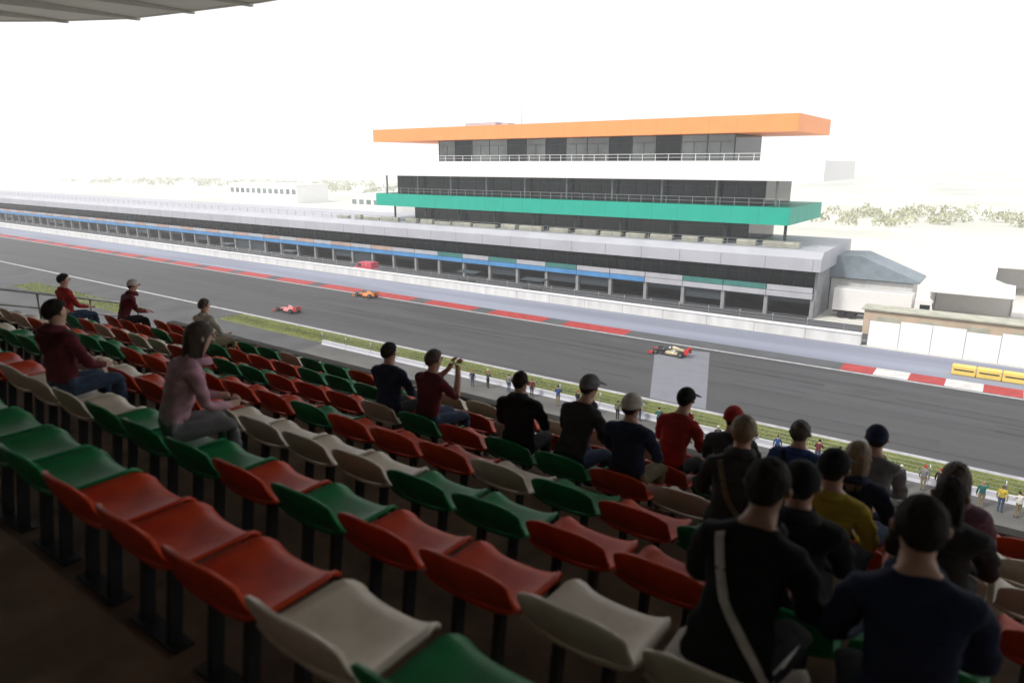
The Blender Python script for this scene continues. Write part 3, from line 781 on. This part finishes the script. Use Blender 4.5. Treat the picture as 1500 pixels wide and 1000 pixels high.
    ears = [skinned([(s_*.075, head.y-.01, head.z+.02, .014), (s_*.088, head.y-.018, head.z, .016), (s_*.078, head.y-.008, head.z-.028, .011)], [(0,1),(1,2)], 1) for s_ in (-1,1)]
    mi = []
    slots = ["skin", "shirt", "trousers", "shoe"]
    for f in fa:
        c = Vector((0,0,0))
        for i in f: c += Vector(co[i])
        c /= len(f)
        best = min(bones, key=lambda b: seg_dist(c, b[0], b[1]) - b[3]*.35)
        mi.append(slots.index(best[2]))
        if best[2] == "shirt" and c.z < z0+.03 and abs(c.x) < .16 and not (c.y > y0+.22): mi[-1] = 2
    zlo, zhi = z0 - .06, z0 + .47
    def widen(p, hand=False):
        x, y, z = p
        if hand: return (x*WID, y, z) if False else (x + math.copysign(0, x), y, z)
        return (x, y, z)
    allc, allf, allm = [], [], []
    def push(c, f, m_):
        i = len(allc); allc.extend(c); allf.extend([tuple(i+k_ for k_ in q) for q in f]); allm.extend(m_ if isinstance(m_, list) else [m_]*len(f))
    # widening: a smooth sideways factor by height for the trunk, constant offset carried out along the arms
    def fac(z):
        if z >= z0+.53: return 1.0
        if z >= z0+.44: return 1 + (WID-1)*(z0+.53-z)/.09
        if z >= z0-.05: return WID
        if sit: return 1.15
        return max(1.1, WID - (z0-.05-z)*.8)
    def wd(c): return [(p[0]*fac(p[2]), p[1], p[2]) for p in c]
    hd = lambda c: [((p[0]*.86 if p[2] > z0+.56 else p[0]), p[1], p[2]) for p in c]
    push(hd(wd(co)), fa, mi)
    for (c, f) in fing:
        cx = sum(p[0] for p in c)/len(c); cz = sum(p[2] for p in c)/len(c)
        dx = cx*(fac(cz)-1); push([(p[0]+dx, p[1], p[2]) for p in c], f, 0)
    push(nose[0], nose[1], 0)
    for c, f in ears: push(c, f, 0)
    # cloth folds: shallow diagonal creases pressed into shirt and trousers
    vm = [0]*len(allc)
    for q, m__ in zip(allf, allm):
        for v_ in q: vm[v_] = max(vm[v_], m__) if m__ in (1, 2) else vm[v_]
    cen = Vector((0, y0+.02, 0))
    for i, p in enumerate(allc):
        if vm[i]:
            x, y, z = p; k_ = .0055*(math.sin(z*58 + x*26 + 2*math.sin(x*11+y*9)) + .7*math.sin(z*31 - x*44 + y*25))
            r_ = Vector((x, y-cen.y, 0)); r_ = r_.normalized() if r_.length > .01 else Vector((0,0,0))
            allc[i] = (x + r_.x*k_, y + r_.y*k_, z + (k_*.4 if abs(x) > .2 else 0))
    BODIES[key] = (allc, allf, allm, head)
    return BODIES[key]
def hair_mesh(head, style, seed=3):
    # style: short / long / cap.  A full scalp, cut high over the face (+y), low on the nape
    rows = []; rg = random.Random(seed); ph = rg.uniform(0, 6)
    for j in range(16):
        v = j/15; row = []
        for i in range(40):
            a = i*2*math.pi/40
            front = max(0, math.sin(a)); side = abs(math.cos(a))
            low = (2.15 if style == "short" else 2.25) - front**.7*1.15
            if style == "short": low -= .48*max(0, side-.55)/.45
            if style == "cap": low = 1.74 - front*.22
            th = v*low
            rx, ry, rz = .076, .098, .097
            bump = 1.0
            if style != "cap": bump += .035*math.sin(a*9+ph+v*3)*math.sin(v*14+a*3) + rg.uniform(-.025,.025)
            x, y, z = math.sin(th)*math.cos(a)*rx*bump, math.sin(th)*math.sin(a)*ry*bump, math.cos(th)*rz*bump
            if style == "long" and v > .62 and math.sin(a) < .25:
                q = (v-.62)/.38; z -= q*.17; y -= q*.03 + q*.02*math.sin(a*7); x *= 1 + q*.22
            row.append((head.x+x, head.y-.012+y, head.z+.010+z))
        rows.append(row)
    return MB().grid(rows, 0, True)
from mathutils.bvhtree import BVHTree
def ribbon_on_back(bvh, path, wdt, th, name, m, parent):
    # a band laid on the body's surface, found by casting from behind
    rows = []
    n = 22
    for i in range(n+1):
        t = i/n*(len(path)-1); a = min(int(t), len(path)-2); f = t-a
        x = path[a][0]*(1-f)+path[a+1][0]*f; z = path[a][1]*(1-f)+path[a+1][1]*f
        dx, dz = path[a+1][0]-path[a][0], path[a+1][1]-path[a][1]; l = math.hypot(dx, dz); px_, pz_ = -dz/l*wdt/2, dx/l*wdt/2
        row = []
        for q in (-1, -.33, .33, 1):
            hit = bvh.ray_cast(Vector((x+px_*q, -2, z+pz_*q)), Vector((0, 1, 0)))
            if hit[0] is None: row = None; break
            row.append(tuple(hit[0] + Vector((0, -th*.6, 0))))
        if row: rows.append(row)
    if len(rows) < 3: return
    o = MB().grid(rows).build(name, m, parent); s_ = o.modifiers.new("t", "SOLIDIFY"); s_.thickness = th; s_.offset = 0
    return o
def collar(head, z0, m, parent, hood=False):
    rows = []
    for j in range(6):
        v = j/5; row = []
        for i in range(20):
            a = i*2*math.pi/20; rr = .072 + .018*(1-v); rr += .012*math.sin(math.pi*v)
            if hood: rr += .05*math.sin(math.pi*v)*max(0, -math.sin(a))
            row.append((math.cos(a)*rr*1.1, head.y-.035+math.sin(a)*rr, z0-.195+v*(.062 if not hood else .09)-.02*math.sin(a)))
        rows.append(row)
    o = MB().grid(rows, 0, True).build("hood" if hood else "collar", m, parent); s_ = o.modifiers.new("t", "SOLIDIFY"); s_.thickness = .008
PEOPLE = []
def person(label, loc, rz, pose, shirt, trousers, skin=0, hair="dark", style="short", cap=None, long_sleeve=True, group="spectators in the grandstand", scale=1.0, strap=None):
    c, f, m_, head = body(pose, long_sleeve)
    key = (pose, long_sleeve)
    t = thing("person", label, "person", loc, rz, group); t.scale = (scale,)*3
    me = bpy.data.meshes.new("body"); me.from_pydata(c, [], f)
    for mm in (SKIN[skin], CLO[shirt], CLO[trousers], CLO["black"]): me.materials.append(mm)
    me.polygons.foreach_set("material_index", m_); me.polygons.foreach_set("use_smooth", [True]*len(f)); me.update()
    o = bpy.data.objects.new("body", me); COL.objects.link(o); o.parent = t
    if group.endswith("grandstand"):
        collar(head, head.z + .0, CLO[shirt], t, hood=(len(PEOPLE) % 3 == 1))
        bvh = BVHTree.FromPolygons(c, f)
        zs = head.z - .22
        ribbon_on_back(bvh, [(-.20, zs-.07), (0, zs-.055), (.20, zs-.07)], .012, .006, "yoke_seam", CLO[shirt], t)
        if strap: ribbon_on_back(bvh, [(-.13, zs+.10), (-.03, zs-.16), (.20, zs-.46)], .036, .006, "shoulder_strap", CLO[strap], t)
    h = hair_mesh(head, style, len(PEOPLE)+1)
    ho = h.build("hair", HAIR[hair], t); so = ho.modifiers.new("t", "SOLIDIFY"); so.thickness = .012; so.offset = 1
    if cap:
        cm = hair_mesh(head + Vector((0, 0, .012)), "cap")
        cm.v = [((p[0]-head.x)*1.09+head.x, (p[1]-head.y)*1.09+head.y, p[2]) for p in cm.v]
        co_ = cm.build("cap", CLO[cap], t); s2 = co_.modifiers.new("t", "SOLIDIFY"); s2.thickness = .008; s2.offset = 1
        rows = [[(head.x + math.sin(a)*(.075+.01*j), head.y+.078+math.cos(a)*.03*0+ (.085*j/4)*math.cos(a*.9), head.z+.038-.02*j/4-.012*abs(a)) for a in [q*.25-1.0 for q in range(9)]] for j in range(5)]
        br_ = MB().grid(rows).build("brim", CLO[cap], co_); s3 = br_.modifiers.new("t", "SOLIDIFY"); s3.thickness = .006
    for s_ in (-1, 1):
        e = MB()
        rows = []
        for j in range(5):
            th = math.pi*j/4
            rows.append([(s_*.031+.010*math.sin(th)*math.cos(q*math.pi/4), head.y+.078+.006*math.sin(th)*math.sin(q*math.pi/4)+.004, head.z+.012+.006*math.cos(th)) for q in range(8)])
        e.grid(rows, 0, True); e.build("eye", DARKEYE, t)
    PEOPLE.append(t); return t

def sitter(px, k, rz, pose, shirt, trousers, label, **kw):
    x = seat_x(px, k)
    if (k, round(x, 3)) not in SEATS: return
    return person(label, (x, row_y(k)-.02, pan_z(k)+.02), R(rz), pose, shirt, trousers, **kw)
sitter(235, 1, -14, "sit_lean", "pink", "grey", "person in a pale pink jacket sitting in the second row at the left", hair="brown", style="long")
sitter(110, 1, 10, "sit", "maroon", "denim", "person in a maroon jacket sitting left of the pink jacket", hair="dark")
sitter(555, 4, 5, "sit", "navy", "black", "person in a navy jacket sitting in front of off-white seats", hair="dark")
sitter(655, 4, -10, "sit_phone", "maroon", "denim", "person in a maroon top holding up both hands", hair="brown", long_sleeve=False)
sitter(745, 4, 12, "sit", "black", "black", "person in black with a bare dark head beside the maroon top", hair="dark")
sitter(815, 4, -8, "sit_lean", "charcoal", "denim", "person in a charcoal jacket and grey cap leaning forward", cap="grey")
sitter(900, 4, 0, "sit", "navy", "khaki", "person in navy with a white cap and khaki trousers", cap="white")
sitter(1065, 3, 8, "sit_lean", "charcoal", "black", "person in a charcoal jacket with fair hair leaning forward", hair="fair", strap="khaki")
sitter(1190, 5, 0, "sit", "blue", "denim", "person in a bright blue jacket with a black bag strap", hair="brown", strap="black")
sitter(1165, 3, -6, "sit", "yellow", "black", "person in a mustard yellow jacket sitting at the right", hair="dark", cap="black")
sitter(1185, 2, 10, "sit", "black", "black", "person in black with a black cap sitting behind the yellow jacket", cap="black")
sitter(1105, 1, -4, "sit_lean", "black", "black", "nearest person in black with a pale bag strap across the back", hair="dark", skin=1, strap="white")
sitter(1330, 1, 12, "sit_lean", "navy", "black", "nearest person in a navy jacket at the lower right", hair="dark")
sitter(1420, 4, 0, "sit", "mauve", "grey", "person in a mauve jacket with long brown hair at the right edge", hair="brown", style="long")
sitter(60, 4, 0, "sit", "red", "denim", "person in a red top with a bare head sitting at the far left", hair="dark")
sitter(300, 5, 10, "sit", "white", "khaki", "person in a white shirt sitting at the left end of the stand", hair="brown")
sitter(185, 5, -10, "sit_lean", "maroon", "black", "person in a dark red jacket and white cap near the end railing", cap="white")

sitter(990, 5, -8, "sit_lean", "red", "black", "person in a red top and black cap leaning forward", cap="black")
sitter(1100, 5, 5, "sit", "charcoal", "denim", "person in a charcoal top with a red cap", cap="red")
sitter(1260, 4, -5, "sit", "navy", "denim", "person in a navy top with fair long hair", hair="fair", style="long")
sitter(1330, 5, 7, "sit_lean", "grey", "black", "person in a grey jacket and navy cap", cap="navy")
sitter(1365, 3, 0, "sit", "charcoal", "black", "person in a charcoal top with long dark hair at the right", style="long")
# spectators standing along the barrier on the apron below
rg = random.Random(5)
combos = [("navy","denim"),("charcoal","black"),("grey","denim"),("maroon","black"),("blue","khaki"),("black","denim"),("mauve","grey"),("olive","black"),("white","denim"),
  ("teal","black"),("red","charcoal"),("navy","khaki"),("charcoal","denim"),("black","khaki"),("grey","black"),("blue","black"),("mauve","denim"),("maroon","denim"),("white","black"),("olive","denim"),
  ("orange","denim"),("navy","black"),("grey","khaki"),("black","black"),("red","denim"),("teal","khaki"),("yellow","denim"),("white","khaki")]
for i, (a, b) in enumerate(combos):
    px = 690 + i*30.0 + rg.uniform(-8, 8); y = 47.6 - rg.random()*1.6
    pose = rg.choice(("stand", "stand_lean", "stand", "stand_point"))
    cap = rg.choice((None, None, "white", "red", "black"))
    person("spectator standing at the barrier in %s top, %s trousers%s" % (a, b, " and %s cap" % cap if cap else ", no cap"),
        (x_at(px, y, 1.2), y, .01), R(rg.uniform(-30, 30)), pose, a, b, skin=rg.choice((0,0,1)), hair=rg.choice(("dark","brown","fair")), cap=cap, group="spectators standing along the barrier", scale=rg.uniform(.94, 1.05))

# driver in the nearest car: shoulders and helmet above the cockpit
dr = thing("person", "driver in a white helmet seated in the black and cream single-seater", "person", (-28.0, 67.6, .014), math.pi)
c_, f_ = skinned([(0,0,.45,.16),(.02,0,.58,.10),(.02,0,.64,.06),(.02,0,.72,.09)], [(0,1),(1,2),(2,3)], 1)
me = bpy.data.meshes.new("body"); me.from_pydata(c_, [], f_); me.materials.append(CLO["black"]); o = bpy.data.objects.new("body", me); COL.objects.link(o); o.parent = dr
MB().grid([[(.02+.135*math.sin(math.pi*j/8)*math.cos(q*math.pi/8), .125*math.sin(math.pi*j/8)*math.sin(q*math.pi/8), .745+.135*math.cos(math.pi*j/8)) for q in range(16)] for j in range(9)], 0, True).build("helmet", M["truck_white"], dr)

S.cycles.use_denoising = True
